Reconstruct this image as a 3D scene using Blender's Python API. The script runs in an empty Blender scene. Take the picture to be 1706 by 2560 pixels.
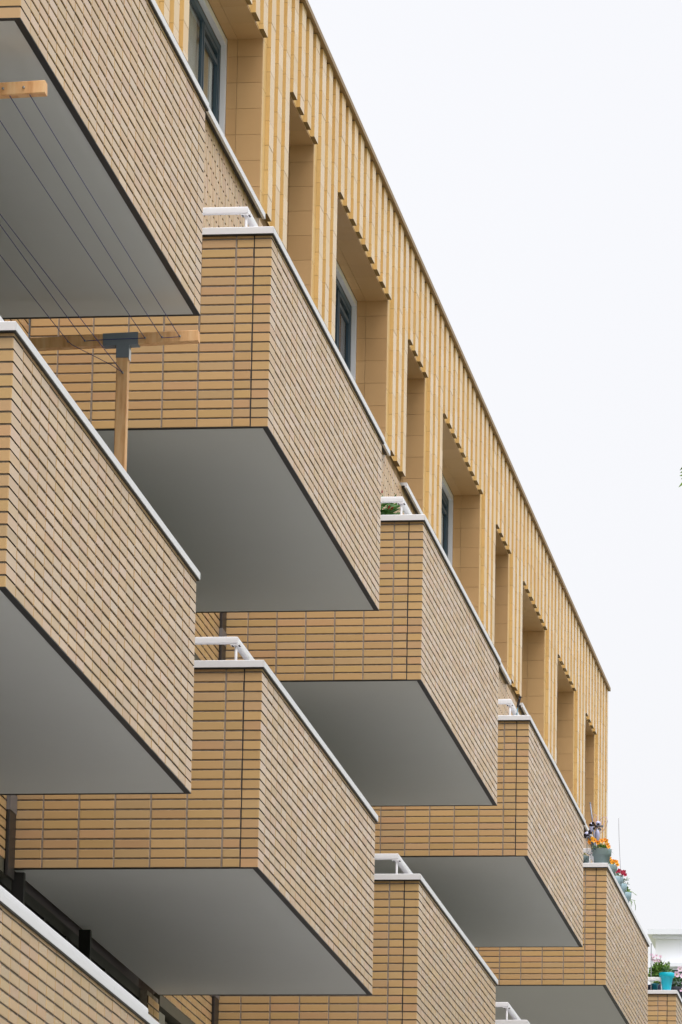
import bpy, math, random
from mathutils import Matrix, Vector
random.seed(7)
D = bpy.data
scene = bpy.context.scene
COL = scene.collection

# ------------------------------------------------------------------ camera
cam_d = D.cameras.new("camera"); cam = D.objects.new("camera", cam_d); COL.objects.link(cam)
cam_d.sensor_fit = 'VERTICAL'; cam_d.sensor_height = 36.0
cam_d.lens = 13521.101 / 2560.0 * 36.0
cam_d.clip_start = 0.5; cam_d.clip_end = 3000
M = Matrix(((0.9905578285970598, 0.013397578247983464, 0.13643933854342416),
            (0.13583246425523304, -0.23069196085073052, -0.9634992272198228),
            (0.01856690225721, 0.9729345939455202, -0.23033355388357346))).to_4x4()
M.translation = Vector((4.95093, 0.0, 0.0))
cam.matrix_world = M
scene.camera = cam
scene.render.resolution_x = 682; scene.render.resolution_y = 1024

# ------------------------------------------------------------------ world and sun (overcast)
SUN_EL, SUN_AZ = math.radians(58), math.radians(162)      # azimuth measured from +Y towards +X
w = D.worlds.new("World"); scene.world = w; w.use_nodes = True
nt = w.node_tree; nt.nodes.clear()
def N(t, **k):
    n = nt.nodes.new(t)
    for a, b in k.items(): setattr(n, a, b)
    return n
out = N('ShaderNodeOutputWorld')
sky = N('ShaderNodeTexSky'); sky.sky_type = 'NISHITA'; sky.sun_disc = False
sky.sun_elevation = SUN_EL; sky.sun_rotation = SUN_AZ; sky.air_density = 1.5; sky.dust_density = 6.0
bg1 = N('ShaderNodeBackground'); bg1.inputs['Strength'].default_value = 0.05
hs = N('ShaderNodeHueSaturation'); hs.inputs['Saturation'].default_value = 0.25
nt.links.new(sky.outputs[0], hs.inputs['Color']); nt.links.new(hs.outputs[0], bg1.inputs[0])
tc = N('ShaderNodeTexCoord'); sx = N('ShaderNodeSeparateXYZ'); nt.links.new(tc.outputs['Generated'], sx.inputs[0])
mr = N('ShaderNodeMapRange'); mr.interpolation_type = 'SMOOTHSTEP'
mr.inputs['From Min'].default_value = 0.36; mr.inputs['From Max'].default_value = 1.0
mr.inputs['To Min'].default_value = 0.80; mr.inputs['To Max'].default_value = 2.8
nt.links.new(sx.outputs['Z'], mr.inputs['Value'])
bg2 = N('ShaderNodeBackground'); bg2.inputs[0].default_value = (0.965, 0.965, 1.0, 1)
# soft cloud mottling of the overcast deck
nz = N('ShaderNodeTexNoise'); nz.inputs['Scale'].default_value = 2.5; nz.inputs['Detail'].default_value = 3
nt.links.new(tc.outputs['Generated'], nz.inputs['Vector'])
mz = N('ShaderNodeMapRange'); mz.inputs['To Min'].default_value = 0.97; mz.inputs['To Max'].default_value = 1.03
nt.links.new(nz.outputs[0], mz.inputs['Value'])
gx = N('ShaderNodeMapRange'); gx.inputs['From Min'].default_value = -1; gx.inputs['To Min'].default_value = 1.14; gx.inputs['To Max'].default_value = 0.86
nt.links.new(sx.outputs['X'], gx.inputs['Value'])
mg = N('ShaderNodeMath'); mg.operation = 'MULTIPLY'; nt.links.new(gx.outputs[0], mg.inputs[0]); nt.links.new(mz.outputs[0], mg.inputs[1])
mm = N('ShaderNodeMath'); mm.operation = 'MULTIPLY'
nt.links.new(mr.outputs[0], mm.inputs[0]); nt.links.new(mg.outputs[0], mm.inputs[1])
nt.links.new(mm.outputs[0], bg2.inputs['Strength'])
ad = N('ShaderNodeAddShader'); nt.links.new(bg1.outputs[0], ad.inputs[0]); nt.links.new(bg2.outputs[0], ad.inputs[1])
nt.links.new(ad.outputs[0], out.inputs[0])

sd = D.lights.new("sun", 'SUN'); sd.energy = 0.75; sd.angle = math.radians(40); sd.color = (1.0, 0.97, 0.93)
sun = D.objects.new("sun", sd); COL.objects.link(sun)
dirv = Vector((math.sin(SUN_AZ) * math.cos(SUN_EL), math.cos(SUN_AZ) * math.cos(SUN_EL), math.sin(SUN_EL)))
sun.rotation_euler = dirv.to_track_quat('Z', 'Y').to_euler(); sun.location = (10, 0, 30)

scene.view_settings.view_transform = 'Standard'; scene.view_settings.look = 'None'
scene.view_settings.exposure = 0.0; scene.view_settings.gamma = 1.0
scene.render.engine = 'CYCLES'

# ------------------------------------------------------------------ materials
def srgb(r, g, b):
    f = lambda c: (c / 255 / 12.92) if c / 255 <= 0.04045 else ((c / 255 + 0.055) / 1.055) ** 2.4
    return (f(r), f(g), f(b), 1.0)

class Mat:
    def __init__(s, name, base, rough=0.6, spec=0.5, metal=0.0):
        s.m = D.materials.new(name); s.m.use_nodes = True; s.t = s.m.node_tree
        s.b = s.t.nodes['Principled BSDF']
        s.b.inputs['Base Color'].default_value = base
        s.b.inputs['Roughness'].default_value = rough
        s.b.inputs['Specular IOR Level'].default_value = spec
        s.b.inputs['Metallic'].default_value = metal
    def n(s, t, **k):
        x = s.t.nodes.new(t)
        for a, b in k.items(): setattr(x, a, b)
        return x
    def l(s, a, b): s.t.links.new(a, b)
    def coords(s, scale=(1, 1, 1), kind='Object'):
        c = s.n('ShaderNodeTexCoord'); mp = s.n('ShaderNodeMapping'); mp.inputs['Scale'].default_value = scale
        s.l(c.outputs[kind], mp.inputs[0]); return mp.outputs[0]
    def noise(s, scale, vec, detail=4, rough=0.6):
        x = s.n('ShaderNodeTexNoise'); x.inputs['Scale'].default_value = scale
        x.inputs['Detail'].default_value = detail; x.inputs['Roughness'].default_value = rough
        s.l(vec, x.inputs['Vector']); return x.outputs[0]
    def ramp(s, fac, stops):
        r = s.n('ShaderNodeValToRGB'); e = r.color_ramp.elements
        while len(e) < len(stops): e.new(0.5)
        for i, (p, c) in enumerate(stops): e[i].position = p; e[i].color = c
        s.l(fac, r.inputs[0]); return r.outputs[0]
    def rng(s, v, a, b):
        r = s.n('ShaderNodeMapRange'); r.inputs['To Min'].default_value = a; r.inputs['To Max'].default_value = b
        s.l(v, r.inputs['Value']); return r.outputs[0]
    def mixc(s, fac, a, b, mode='MIX'):
        x = s.n('ShaderNodeMix'); x.data_type = 'RGBA'; x.blend_type = mode
        if isinstance(fac, float): x.inputs[0].default_value = fac
        else: s.l(fac, x.inputs[0])
        for i, v in ((6, a), (7, b)):
            if isinstance(v, tuple): x.inputs[i].default_value = v
            else: s.l(v, x.inputs[i])
        return x.outputs[2]
    def hsv(s, col, h=None, sat=None, val=None):
        x = s.n('ShaderNodeHueSaturation'); s.l(col, x.inputs['Color'])
        for nme, v in (('Hue', h), ('Saturation', sat), ('Value', val)):
            if v is not None: s.l(v, x.inputs[nme])
        return x.outputs[0]
    def bump(s, height, strength, dist=0.002):
        x = s.n('ShaderNodeBump'); x.inputs['Strength'].default_value = strength; x.inputs['Distance'].default_value = dist
        s.l(height, x.inputs['Height']); s.l(x.outputs[0], s.b.inputs['Normal'])
    def island(s):
        g = s.n('ShaderNodeNewGeometry'); o = s.n('ShaderNodeObjectInfo')
        a = s.n('ShaderNodeMath', operation='ADD'); s.l(g.outputs['Random Per Island'], a.inputs[0]); s.l(o.outputs['Random'], a.inputs[1])
        wn = s.n('ShaderNodeTexWhiteNoise', noise_dimensions='1D'); s.l(a.outputs[0], wn.inputs['W'])
        sp = s.n('ShaderNodeSeparateColor'); s.l(wn.outputs['Color'], sp.inputs[0])
        return sp.outputs
    def color(s, c): s.l(c, s.b.inputs['Base Color'])

def brick_material():
    m = Mat('glazed_yellow_brick', srgb(214, 178, 118), 0.42, 0.5)
    r = m.island()
    base = m.ramp(r[0], [(0.0, srgb(204, 166, 118)), (0.25, srgb(209, 172, 122)), (0.45, srgb(200, 167, 113)), (0.62, srgb(206, 164, 124)),
                         (0.82, srgb(198, 168, 126)), (1.0, srgb(207, 170, 116))])
    v = m.rng(r[1], 0.93, 1.06)
    base = m.hsv(base, val=v)
    st = m.noise(1.0, m.coords((14, 14, 160)), 4, 0.65)
    base = m.mixc(m.rng(st, 0.0, 0.2), base, srgb(180, 140, 92))
    st2 = m.noise(6.0, m.coords(), 3)
    base = m.mixc(m.rng(st2, 0.0, 0.2), base, srgb(222, 186, 140))
    m.color(base)
    m.l(m.rng(r[2], 0.24, 0.36), m.b.inputs['Roughness'])
    m.bump(m.noise(240, m.coords(), 3), 0.12, 0.0015)
    return m.m
def mortar_material():
    m = Mat('grey_brown_mortar', srgb(128, 112, 100), 0.95, 0.2)
    m.color(m.ramp(m.noise(30, m.coords(), 4), [(0.25, srgb(132, 120, 110)), (0.75, srgb(172, 158, 146))]))
    return m.m
def tile_material(name, a, b, rough, lo=0.93, hi=1.05):
    m = Mat(name, a, rough, 0.5)
    r = m.island()
    c = m.ramp(r[0], [(0.0, a), (0.5, b), (1.0, a)])
    c = m.hsv(c, val=m.rng(r[1], lo, hi))
    c = m.mixc(m.rng(m.noise(1.0, m.coords((9, 9, 2)), 4), 0.0, 0.22), c, srgb(196, 152, 84))
    c = m.mixc(m.rng(m.noise(3.5, m.coords(), 5, 0.7), 0.0, 0.3), c, srgb(170, 128, 84) if rough > 0.4 else srgb(214, 172, 104))
    m.color(c); m.l(m.rng(r[2], rough - 0.06, rough + 0.08), m.b.inputs['Roughness'])
    m.bump(m.noise(60, m.coords((1, 1, 0.2)), 3), 0.12, 0.002)
    return m.m
def paint(name, c, rough=0.45, var=0.06, scale=3.0, spec=0.5, metal=0.0):
    m = Mat(name, c, rough, spec, metal)
    n = m.noise(scale, m.coords(), 5)
    d = tuple(max(0, x * (1 - 2 * var)) for x in c[:3]) + (1,)
    m.color(m.mixc(m.rng(n, 0, 1), d, c))
    m.l(m.rng(n, rough - 0.05, rough + 0.08), m.b.inputs['Roughness'])
    return m.m
def wood_material():
    m = Mat('planed_pine', srgb(214, 160, 108), 0.6, 0.35)
    c = m.coords((1, 1, 1), 'Generated')
    n = m.noise(1.0, m.coords((30, 30, 4)), 5, 0.6)
    col = m.ramp(n, [(0.25, srgb(208, 146, 92)), (0.5, srgb(238, 186, 132)), (0.75, srgb(246, 206, 156))])
    m.color(col); return m.m
def glass_material(name, tint, refl=1.0):
    m = D.materials.new(name); m.use_nodes = True; t = m.node_tree; t.nodes.clear()
    o = t.nodes.new('ShaderNodeOutputMaterial'); tr = t.nodes.new('ShaderNodeBsdfTransparent'); tr.inputs[0].default_value = tint
    g = t.nodes.new('ShaderNodeBsdfGlossy'); g.inputs['Roughness'].default_value = 0.03
    g.inputs[0].default_value = (refl, refl, refl, 1)
    f = t.nodes.new('ShaderNodeFresnel'); f.inputs[0].default_value = 1.4
    nz = t.nodes.new('ShaderNodeTexNoise'); nz.inputs['Scale'].default_value = 1.2
    bp = t.nodes.new('ShaderNodeBump'); bp.inputs['Strength'].default_value = 0.05; bp.inputs['Distance'].default_value = 0.02
    t.links.new(nz.outputs[0], bp.inputs['Height']); t.links.new(bp.outputs[0], g.inputs['Normal'])
    ge = t.nodes.new('ShaderNodeNewGeometry'); inv = t.nodes.new('ShaderNodeMath'); inv.operation = 'SUBTRACT'; inv.inputs[0].default_value = 1.0
    t.links.new(ge.outputs['Backfacing'], inv.inputs[1])
    mu = t.nodes.new('ShaderNodeMath'); mu.operation = 'MULTIPLY'; t.links.new(f.outputs[0], mu.inputs[0]); t.links.new(inv.outputs[0], mu.inputs[1])
    mx = t.nodes.new('ShaderNodeMixShader'); t.links.new(mu.outputs[0], mx.inputs[0])
    t.links.new(tr.outputs[0], mx.inputs[1]); t.links.new(g.outputs[0], mx.inputs[2]); t.links.new(mx.outputs[0], o.inputs[0])
    return m
def leaf_material(name, a, b):
    m = Mat(name, a, 0.5, 0.4)
    r = m.island(); m.color(m.hsv(m.ramp(r[0], [(0, a), (1, b)]), val=m.rng(r[1], 0.7, 1.25)))
    return m.m
def petal_material(name, a, b):
    m = Mat(name, a, 0.6, 0.3)
    r = m.island(); m.color(m.ramp(r[0], [(0, a), (1, b)])); return m.m

BRICK, MORTAR = brick_material(), mortar_material()
BED = paint('brick_joint_shade', srgb(96, 74, 56), 0.95, 0.15, 20)  # dark brick sides and backing paint the shade inside the joints
SEAL = paint('dark_sealant', srgb(62, 54, 52), 0.7)
RIB = tile_material('glazed_yellow_rib_tile', srgb(226, 194, 134), srgb(222, 184, 120), 0.27)
TILE = tile_material('matt_yellow_reveal_tile', srgb(206, 166, 116), srgb(200, 158, 108), 0.5, 0.95, 1.04)
TJOINT = paint('tile_joint', srgb(150, 118, 76), 0.9)
DARKT = paint('dark_tile_underside', srgb(150, 118, 64), 0.85, 0.1, 8)  # darker brown for the underside of the lowest tiles
WHITE = paint('white_coated_metal', srgb(236, 235, 238), 0.4, 0.03)
SOFFIT = paint('grey_soffit_panel', srgb(224, 226, 226), 0.65, 0.05, 0.7)
BLACK = paint('black_profile_and_shade', srgb(20, 19, 19), 0.5)
CONC = paint('concrete', srgb(150, 146, 140), 0.9, 0.1)
FRAMEB = paint('blue_grey_window_frame', srgb(62, 82, 95), 0.4, 0.05)
FRAMED = paint('dark_window_frame', srgb(26, 24, 22), 0.5)
JAMB = paint('pale_olive_jamb', srgb(140, 138, 124), 0.6)
OLIVE = paint('olive_grey_profile', srgb(92, 90, 78), 0.5)
WSTRIP = paint('dark_grey_strip', srgb(58, 54, 54), 0.45, 0.1, 6, 0.5, 0.3)
WBOX = paint('light_grey_box', srgb(132, 130, 134), 0.45, 0.1, 6, 0.5, 0.3)
GLASS = glass_material('window_glass', (0.90, 0.93, 0.94, 1), 0.8)
GLASSD = glass_material('dark_window_glass', (0.55, 0.55, 0.50, 1), 0.4)
ROOM = paint('room_wall', srgb(120, 112, 104), 0.9)
CURT = paint('pale_curtain', srgb(232, 228, 222), 0.9, 0.08, 12)
CURTB = paint('beige_net_curtain', srgb(196, 176, 150), 0.9, 0.1, 12)
CURTN = paint('navy_curtain', srgb(36, 44, 66), 0.9, 0.2, 10)
WOOD = wood_material()
STEEL = paint('galvanised_bracket', srgb(128, 138, 150), 0.5, 0.08, 8)
LINE = paint('dark_blue_cord', srgb(44, 52, 120), 0.7)

# ------------------------------------------------------------------ mesh helpers
class MB:
    def __init__(s): s.v = []; s.f = []; s.m = []; s.sm = []
    def add(s, vs, fs, mi=0, smooth=False):
        o = len(s.v); s.v += [tuple(v) for v in vs]
        for f in fs: s.f.append(tuple(i + o for i in f)); s.m.append(mi); s.sm.append(smooth)
    def box(s, x0, x1, y0, y1, z0, z1, mi=0):
        s.add([(x0, y0, z0), (x1, y0, z0), (x1, y1, z0), (x0, y1, z0), (x0, y0, z1), (x1, y0, z1), (x1, y1, z1), (x0, y1, z1)],
              [(0, 3, 2, 1), (4, 5, 6, 7), (0, 1, 5, 4), (1, 2, 6, 5), (2, 3, 7, 6), (3, 0, 4, 7)], mi)
    def bar(s, p, q, w, h, mi=0, up=(0, 0, 1), ch=0.0):
        p, q = Vector(p), Vector(q); d = (q - p).normalized(); a = d.cross(Vector(up)).normalized(); b = a.cross(d).normalized()
        if ch > 0:
            c = ch; pr = [(-w/2+c, -h/2), (w/2-c, -h/2), (w/2, -h/2+c), (w/2, h/2-c), (w/2-c, h/2), (-w/2+c, h/2), (-w/2, h/2-c), (-w/2, -h/2+c)]
        else: pr = [(-w/2, -h/2), (w/2, -h/2), (w/2, h/2), (-w/2, h/2)]
        n = len(pr)
        vs = [p + a * x + b * y for x, y in pr] + [q + a * x + b * y for x, y in pr]
        s.add(vs, [tuple(range(n))[::-1], tuple(range(n, 2 * n))] + [(i, (i + 1) % n, n + (i + 1) % n, n + i) for i in range(n)], mi)
    def tube(s, pts, r, n=8, mi=0, smooth=True, r1=None):
        pts = [Vector(p) for p in pts]; rings = []; a = None
        for i, p in enumerate(pts):
            d = (pts[min(i + 1, len(pts) - 1)] - pts[max(i - 1, 0)]).normalized()
            if a is None: a = d.cross(Vector((0, 0, 1)) if abs(d.z) < 0.9 else Vector((1, 0, 0))).normalized()
            a = (a - d * a.dot(d)).normalized(); b = d.cross(a)
            rr = r if r1 is None else r + (r1 - r) * i / (len(pts) - 1)
            rings.append([p + a * rr * math.cos(2 * math.pi * k / n) + b * rr * math.sin(2 * math.pi * k / n) for k in range(n)])
        vs = [v for g in rings for v in g]; fs = []
        for i in range(len(pts) - 1):
            for k in range(n): fs.append((i * n + k, i * n + (k + 1) % n, (i + 1) * n + (k + 1) % n, (i + 1) * n + k))
        fs.append(tuple(range(n))[::-1]); fs.append(tuple(range((len(pts) - 1) * n, len(pts) * n)))
        s.add(vs, fs, mi, smooth)
    def lathe(s, prof, n=24, c=(0, 0, 0), mi=0, smooth=True, sx=1, sy=1):
        vs = []; fs = []
        for r, z in prof:
            for k in range(n): vs.append((c[0] + sx * r * math.cos(2 * math.pi * k / n), c[1] + sy * r * math.sin(2 * math.pi * k / n), c[2] + z))
        for i in range(len(prof) - 1):
            for k in range(n): fs.append((i * n + k, i * n + (k + 1) % n, (i + 1) * n + (k + 1) % n, (i + 1) * n + k))
        s.add(vs, fs, mi, smooth)
    def brick(s, o, a, b, n, L, H, dep=0.034, ch=0.003, mi=0, mb=2, jit=0.0008):
        o, a, b, n = Vector(o), Vector(a), Vector(b), Vector(n)
        j = lambda: random.uniform(-jit, jit)
        o = o + n * j() * 1.2 + a * j() + b * j()
        L += j() * 2; H += j()
        P = lambda x, y, z: o + a * x + b * y + n * z
        f = [P(ch, ch, 0), P(L - ch, ch, 0), P(L - ch, H - ch, 0), P(ch, H - ch, 0)]
        g = [P(0, 0, -ch), P(L, 0, -ch), P(L, H, -ch), P(0, H, -ch)]
        h = [P(0, 0, -dep), P(L, 0, -dep), P(L, H, -dep), P(0, H, -dep)]
        fs = [(0, 1, 2, 3)]
        for i in range(4):
            k = (i + 1) % 4
            fs.append((4 + i, 4 + k, k, i)); fs.append((8 + i, 8 + k, 4 + k, 4 + i))
        s.add(f + g + h, fs, mi)
        for i in range(4): s.m[-1 - 2 * i] = mb
    def build(s, name, mats, parent=None, loc=(0, 0, 0)):
        me = D.meshes.new(name); me.from_pydata(s.v, [], s.f)
        for m in (mats if isinstance(mats, (list, tuple)) else [mats]): me.materials.append(m)
        me.polygons.foreach_set('material_index', s.m); me.polygons.foreach_set('use_smooth', s.sm); me.update()
        o = D.objects.new(name, me); COL.objects.link(o); o.location = loc
        if parent: o.parent = parent
        return o
def tag(o, label=None, cat=None, group=None, kind=None):
    for k, v in (('label', label), ('category', cat), ('group', group), ('kind', kind)):
        if v: o[k] = v
    return o
def empty(name, loc, label, cat, group=None):
    o = D.objects.new(name, None); COL.objects.link(o); o.location = loc; o.empty_display_size = 0.2
    return tag(o, label, cat, group)
def copy_part(o, parent, loc=None):
    c = o.copy(); COL.objects.link(c); c.parent = parent
    if loc is not None: c.location = loc
    for ch in [x for x in D.objects if x.parent == o]: copy_part(ch, c)
    return c

X1, Y1, Z1 = (1, 0, 0), (0, 1, 0), (0, 0, 1)
NX1, NY1 = (-1, 0, 0), (0, -1, 0)
GZ = -1.6                                                   # street level

# ------------------------------------------------------------------ setting: ground
g = MB(); g.add([(-600, -600, GZ), (600, -600, GZ), (600, 900, GZ), (-600, 900, GZ)], [(0, 1, 2, 3)])
gm = Mat('lawn_soil', srgb(132, 128, 104), 0.95, 0.2)
gm.color(gm.ramp(gm.noise(3, gm.coords(), 6), [(0.3, srgb(104, 112, 76)), (0.7, srgb(150, 146, 116))]))
tag(g.build('ground', gm.m), kind='structure')
pm = Mat('paving', srgb(150, 147, 140), 0.9, 0.3)
bt = pm.n('ShaderNodeTexBrick'); bt.inputs['Scale'].default_value = 1.7; bt.inputs['Color1'].default_value = srgb(156, 152, 146)
bt.inputs['Color2'].default_value = srgb(144, 141, 135); bt.inputs['Mortar'].default_value = srgb(110, 106, 100); bt.inputs['Mortar Size'].default_value = 0.01
pm.l(pm.coords(), bt.inputs['Vector']); pm.color(bt.outputs[0])
b = MB(); b.box(-1.4, 6.0, -60, 160, GZ - 0.2, GZ + 0.12); tag(b.build('pavement', pm.m), kind='structure')
b = MB(); b.box(6.0, 6.15, -60, 160, GZ - 0.2, GZ + 0.125); tag(b.build('kerb', CONC), kind='structure')
am = Mat('asphalt', (0.09, 0.09, 0.092, 1), 0.9, 0.3)
am.color(am.ramp(am.noise(60, am.coords(), 6), [(0.3, (0.06, 0.06, 0.062, 1)), (0.7, (0.12, 0.12, 0.12, 1))]))
b = MB(); b.box(6.15, 12.5, -60, 160, GZ - 0.2, GZ + 0.004); tag(b.build('road', am.m), kind='structure')

# ------------------------------------------------------------------ apartment building
XW, XB, XF, XG = -1.505, -1.500, -1.466, -1.84   # brick wall face, groove floor, rib face, glazing plane
bld = empty('apartment_building', (-6, 45, GZ), 'yellow brick apartment building with stacked balconies and a ribbed tile top storey', 'building')
OFF = Vector((6, -45, -GZ))                       # children use world coordinates
def part(mb, name, mats, parent=None):
    p = parent or bld
    o = mb.build(name, mats, p)
    if p is bld: o.location = OFF
    return o

# --- body
b = MB()
b.box(-13, -1.66, 14, 71.30, GZ - 0.1, 10.70)
b.box(-13, -5.2, 14, 71.30, 10.70, 14.50)
part(b, 'inner_wall', ROOM)
b = MB(); b.box(-13, -1.905, 14, 71.3, 14.505, 14.56); part(b, 'roof', CONC)

# --- ribbed tile storey
PITCH = 0.41; G0 = 41.86
gy = lambda k: G0 + PITCH * k
ZB, ZL, ZT, ZS = 12.205, 13.612, 14.525, 12.15     # rib foot, lintel, rib top, sill top
opens = []
for base in (-38, -19, 0, 19, 38):
    opens += [(base - 12, base - 3), (base, base + 4)]
opens += [(45, 52), (55, 61), (64, 68)]
opens = [o for o in opens if gy(o[1]) > 17]
KMIN, KMAX = -59, 71
YEND = 71.30
YBEG = gy(KMIN)
inop = lambda k: any(a <= k < c for a, c in opens)
b = MB()
# backing wall with the openings left free (thickness 0.4)
def backing(y0, y1, z0, z1): b.box(-1.90, XB - 0.016, y0, y1, z0, z1, 1)
prev = YBEG
for a, c in opens:
    backing(prev, gy(a), 12.06, ZL); prev = gy(c)
backing(prev, YEND, 12.06, ZL); backing(YBEG, YEND, ZL + 0.004, ZT - 0.002)
for k in range(KMIN, KMAX + 1):
    y0 = gy(k) + 0.185; y1 = gy(k + 1)
    zf = ZL if inop(k) else ZB
    # groove floor tiles and rib tiles with staggered joints
    for (xa, xb, ya, yb, st) in ((XB - 0.018, XB, gy(k) + 0.003, y0 - 0.001, 0.42), (XB - 0.012, XF, y0, y1, 0.205)):
        if yb > YEND: yb = YEND
        if ya >= yb: continue
        if st < 0.3: b.box(xa, xb - 0.0022, ya + 0.002, yb - 0.002, zf + 0.002, ZT - 0.001, 1)
        z = zf; off = random.uniform(0.2, 1.0) * st; first = True
        while z < ZT - 0.01:
            z2 = min(z + (off if first else st), ZT); first = False
            if ZT - z2 < 0.05: z2 = ZT
            dx = random.uniform(-0.0012, 0.0012) if st < 0.3 else 0
            first_ = (z == zf)
            b.box(xa, xb + dx, ya + random.uniform(0, 0.001), yb - random.uniform(0, 0.001), z, z2 - 0.0028, 0); z = z2
            if first_: b.m[-6] = 2
b.box(XB - 0.39, XF, YEND + 0.001, YEND + 0.06, ZB, ZT, 0)
part(b, 'ribbed_cladding', [RIB, TJOINT, DARKT])

# --- roof edge
b = MB(); b.box(-2.1, -1.437, YBEG, YEND + 0.1, ZT + 0.003, ZT + 0.05, 0); b.box(-2.1, -1.475, YBEG, YEND + 0.06, ZT + 0.053, ZT + 0.075, 1)
EAVE = paint('ochre_eave_profile', srgb(150, 120, 74), 0.5)
part(b, 'roof_edge', [EAVE, WHITE])

# --- openings of the top storey
random.seed(11)
for a, c in opens:
    y0, y1 = gy(a), gy(c)
    wide = (c - a) > 5
    # tiled reveal
    rv = MB(); D0 = XB - 0.002
    xs = [D0, -1.706, -1.79]
    hz = [ZL - 0.004 - 0.155] ; 
    while hz[-1] > 12.2: hz.append(hz[-1] - 0.2165)
    zs = [ZL - 0.004] + [z for z in hz if z > 12.17] + [12.155]
    for i in range(len(zs) - 1):
        for j in range(2):
            rv.box(xs[j + 1] + 0.0025, xs[j], y1 - 0.012, y1 + 0.001, zs[i + 1] + 0.0025, zs[i])
            rv.box(xs[j + 1] + 0.0025, xs[j], y0 - 0.001, y0 + 0.012, zs[i + 1] + 0.0025, zs[i])
    yy = y0 + 0.012; n = max(2, round((y1 - y0) / 0.41)); dy = (y1 - y0 - 0.024) / n
    for i in range(n):
        for j in range(2):
            rv.box(xs[j + 1] + 0.0025, xs[j], yy + i * dy, yy + (i + 1) * dy - 0.003, ZL - 0.012, ZL + 0.001)
    part(rv, 'window_reveal', TILE)
    # window: outer white trim is the sub-part, blue frame is the part
    fr = MB(); X0, XI = -1.876, -1.838
    zb, zt = 12.16, ZL - 0.075
    ya, yb = y0 + 0.05, y1 - 0.05
    def ring(m, ya, yb, za, zc, w_, xa, xb, mi=0):
        m.box(xa, xb, ya, ya + w_, za, zc, mi); m.box(xa, xb, yb - w_, yb, za, zc, mi)
        m.box(xa + 0.001, xb - 0.001, ya + w_, yb - w_, za, za + w_, mi); m.box(xa + 0.001, xb - 0.001, ya + w_, yb - w_, zc - w_, zc, mi)
    ring(fr, ya, yb, zb, zt, 0.055, X0, XI)
    cuts = [ya + 0.055, yb - 0.055]
    if wide:
        ym = y1 - 0.83
        fr.box(X0, XI - 0.012, ym - 0.025, ym + 0.025, zb + 0.055, zt - 0.055)
        ring(fr, ym + 0.027, yb - 0.056, zb + 0.056, zt - 0.056, 0.036, X0 + 0.004, XI - 0.006)
        fr.box(X0 + 0.006, XI - 0.008, ym + 0.064, yb - 0.094, zt - 0.19, zt - 0.15)
    else:
        ring(fr, ya + 0.056, yb - 0.056, zb + 0.056, zt - 0.056, 0.045, X0 + 0.004, XI + 0.006)
    wn = part(fr, 'window', FRAMEB)
    tr = MB()
    tr.box(-1.835, -1.79, y0 + 0.0135, y0 + 0.049, 12.155, ZL - 0.016); tr.box(-1.835, -1.79, y1 - 0.049, y1 - 0.0135, 12.155, ZL - 0.016)
    tr.box(-1.835, -1.791, y0 + 0.05, y1 - 0.05, ZL - 0.074, ZL - 0.017)
    part(tr, 'window_trim', WHITE, wn)
    pn = MB(); pn.box(-1.868, -1.862, ya + 0.05, yb - 0.05, zb + 0.05, zt - 0.05); part(pn, 'pane', GLASS, wn)
    # sill
    sl = MB()
    sl.box(-1.80, -1.452, y0 + 0.004, y1 - 0.004, 12.122, 12.151); sl.box(-1.472, -1.4515, y0 + 0.004, y1 - 0.004, 12.102, 12.121)
    sl.box(XW + 0.003, -1.4735, y0 + 0.02, y1 - 0.02, 12.1085, 12.1215, 1)  # black box stands for the shade under the sill overhang
    part(sl, 'window_sill', [WHITE, BLACK], wn)
    # curtain with vertical folds
    if wide:
        cu = MB(); kind = CURTN if abs(a - 7) < 1 else CURT
        ca, cb = ya + 0.1, (yb - 0.1 if kind is CURTN else yb - 0.42); n = 100
        pts = [(-1.907 + 0.012 * math.sin(i * 1.1) + random.uniform(-.006, .006), ca + (cb - ca) * i / n) for i in range(n + 1)]
        cu.add([(x, y, 12.2) for x, y in pts] + [(x, y, 13.55) for x, y in pts], [(i, i + 1, n + 2 + i, n + 1 + i) for i in range(n)], 0, True)
        part(cu, 'curtain', kind, wn)
        if kind is CURT:
            for (qa, qb, mt) in ((yb - 0.64, yb - 0.23, CURTB), (yb - 0.22, yb - 0.10, CURT)):
                cu = MB(); n = 24; pts = [(-1.886 + 0.005 * math.sin(i * 1.3), qa + (qb - qa) * i / n) for i in range(n + 1)]
                cu.add([(x, y, 12.2) for x, y in pts] + [(x, y, 13.45) for x, y in pts], [(i, i + 1, n + 2 + i, n + 1 + i) for i in range(n)], 0, True)
                part(cu, 'curtain', mt, wn)

# --- brick panels of the street wall
def coursed(m, y0, y1, z0, z1, x=XW):
    rows = int((z1 - z0 + 0.01) / 0.06)
    for i in range(rows):
        y = y0 + 0.004
        while y < y1 - 0.03:
            L = min(0.21, y1 - 0.004 - y)
            m.brick((x, y, z0 + 0.06 * i), Y1, Z1, X1, L, 0.05); y += 0.22
    y = y0 + 0.214
    while y < y1 - 0.03:
        m.box(x - 0.03, x - 0.004, y, y + 0.010, z0 + 0.002, z1 - 0.001, 1); y += 0.22
    m.box(-1.66, x - 0.0095, y0, y1, z0 + 0.001, z1, 1)
def soldier(m, y0, y1, z0, z1, x=XW):
    c = 0; y = y0
    while y < y1 - 0.05:
        z = z0 - (0.11 if c % 2 else 0.0)
        while z < z1 - 0.01:
            za, zc = max(z, z0), min(z + 0.21, z1)
            if zc - za > 0.02: m.brick((x, y, za), Y1, Z1, X1, 0.045, zc - za, 0.05)
            z += 0.22
        y += 0.06; c += 1
    m.box(-1.66, x - 0.016, y0, y1, z0 + 0.001, z1, 2)
random.seed(3)
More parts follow.
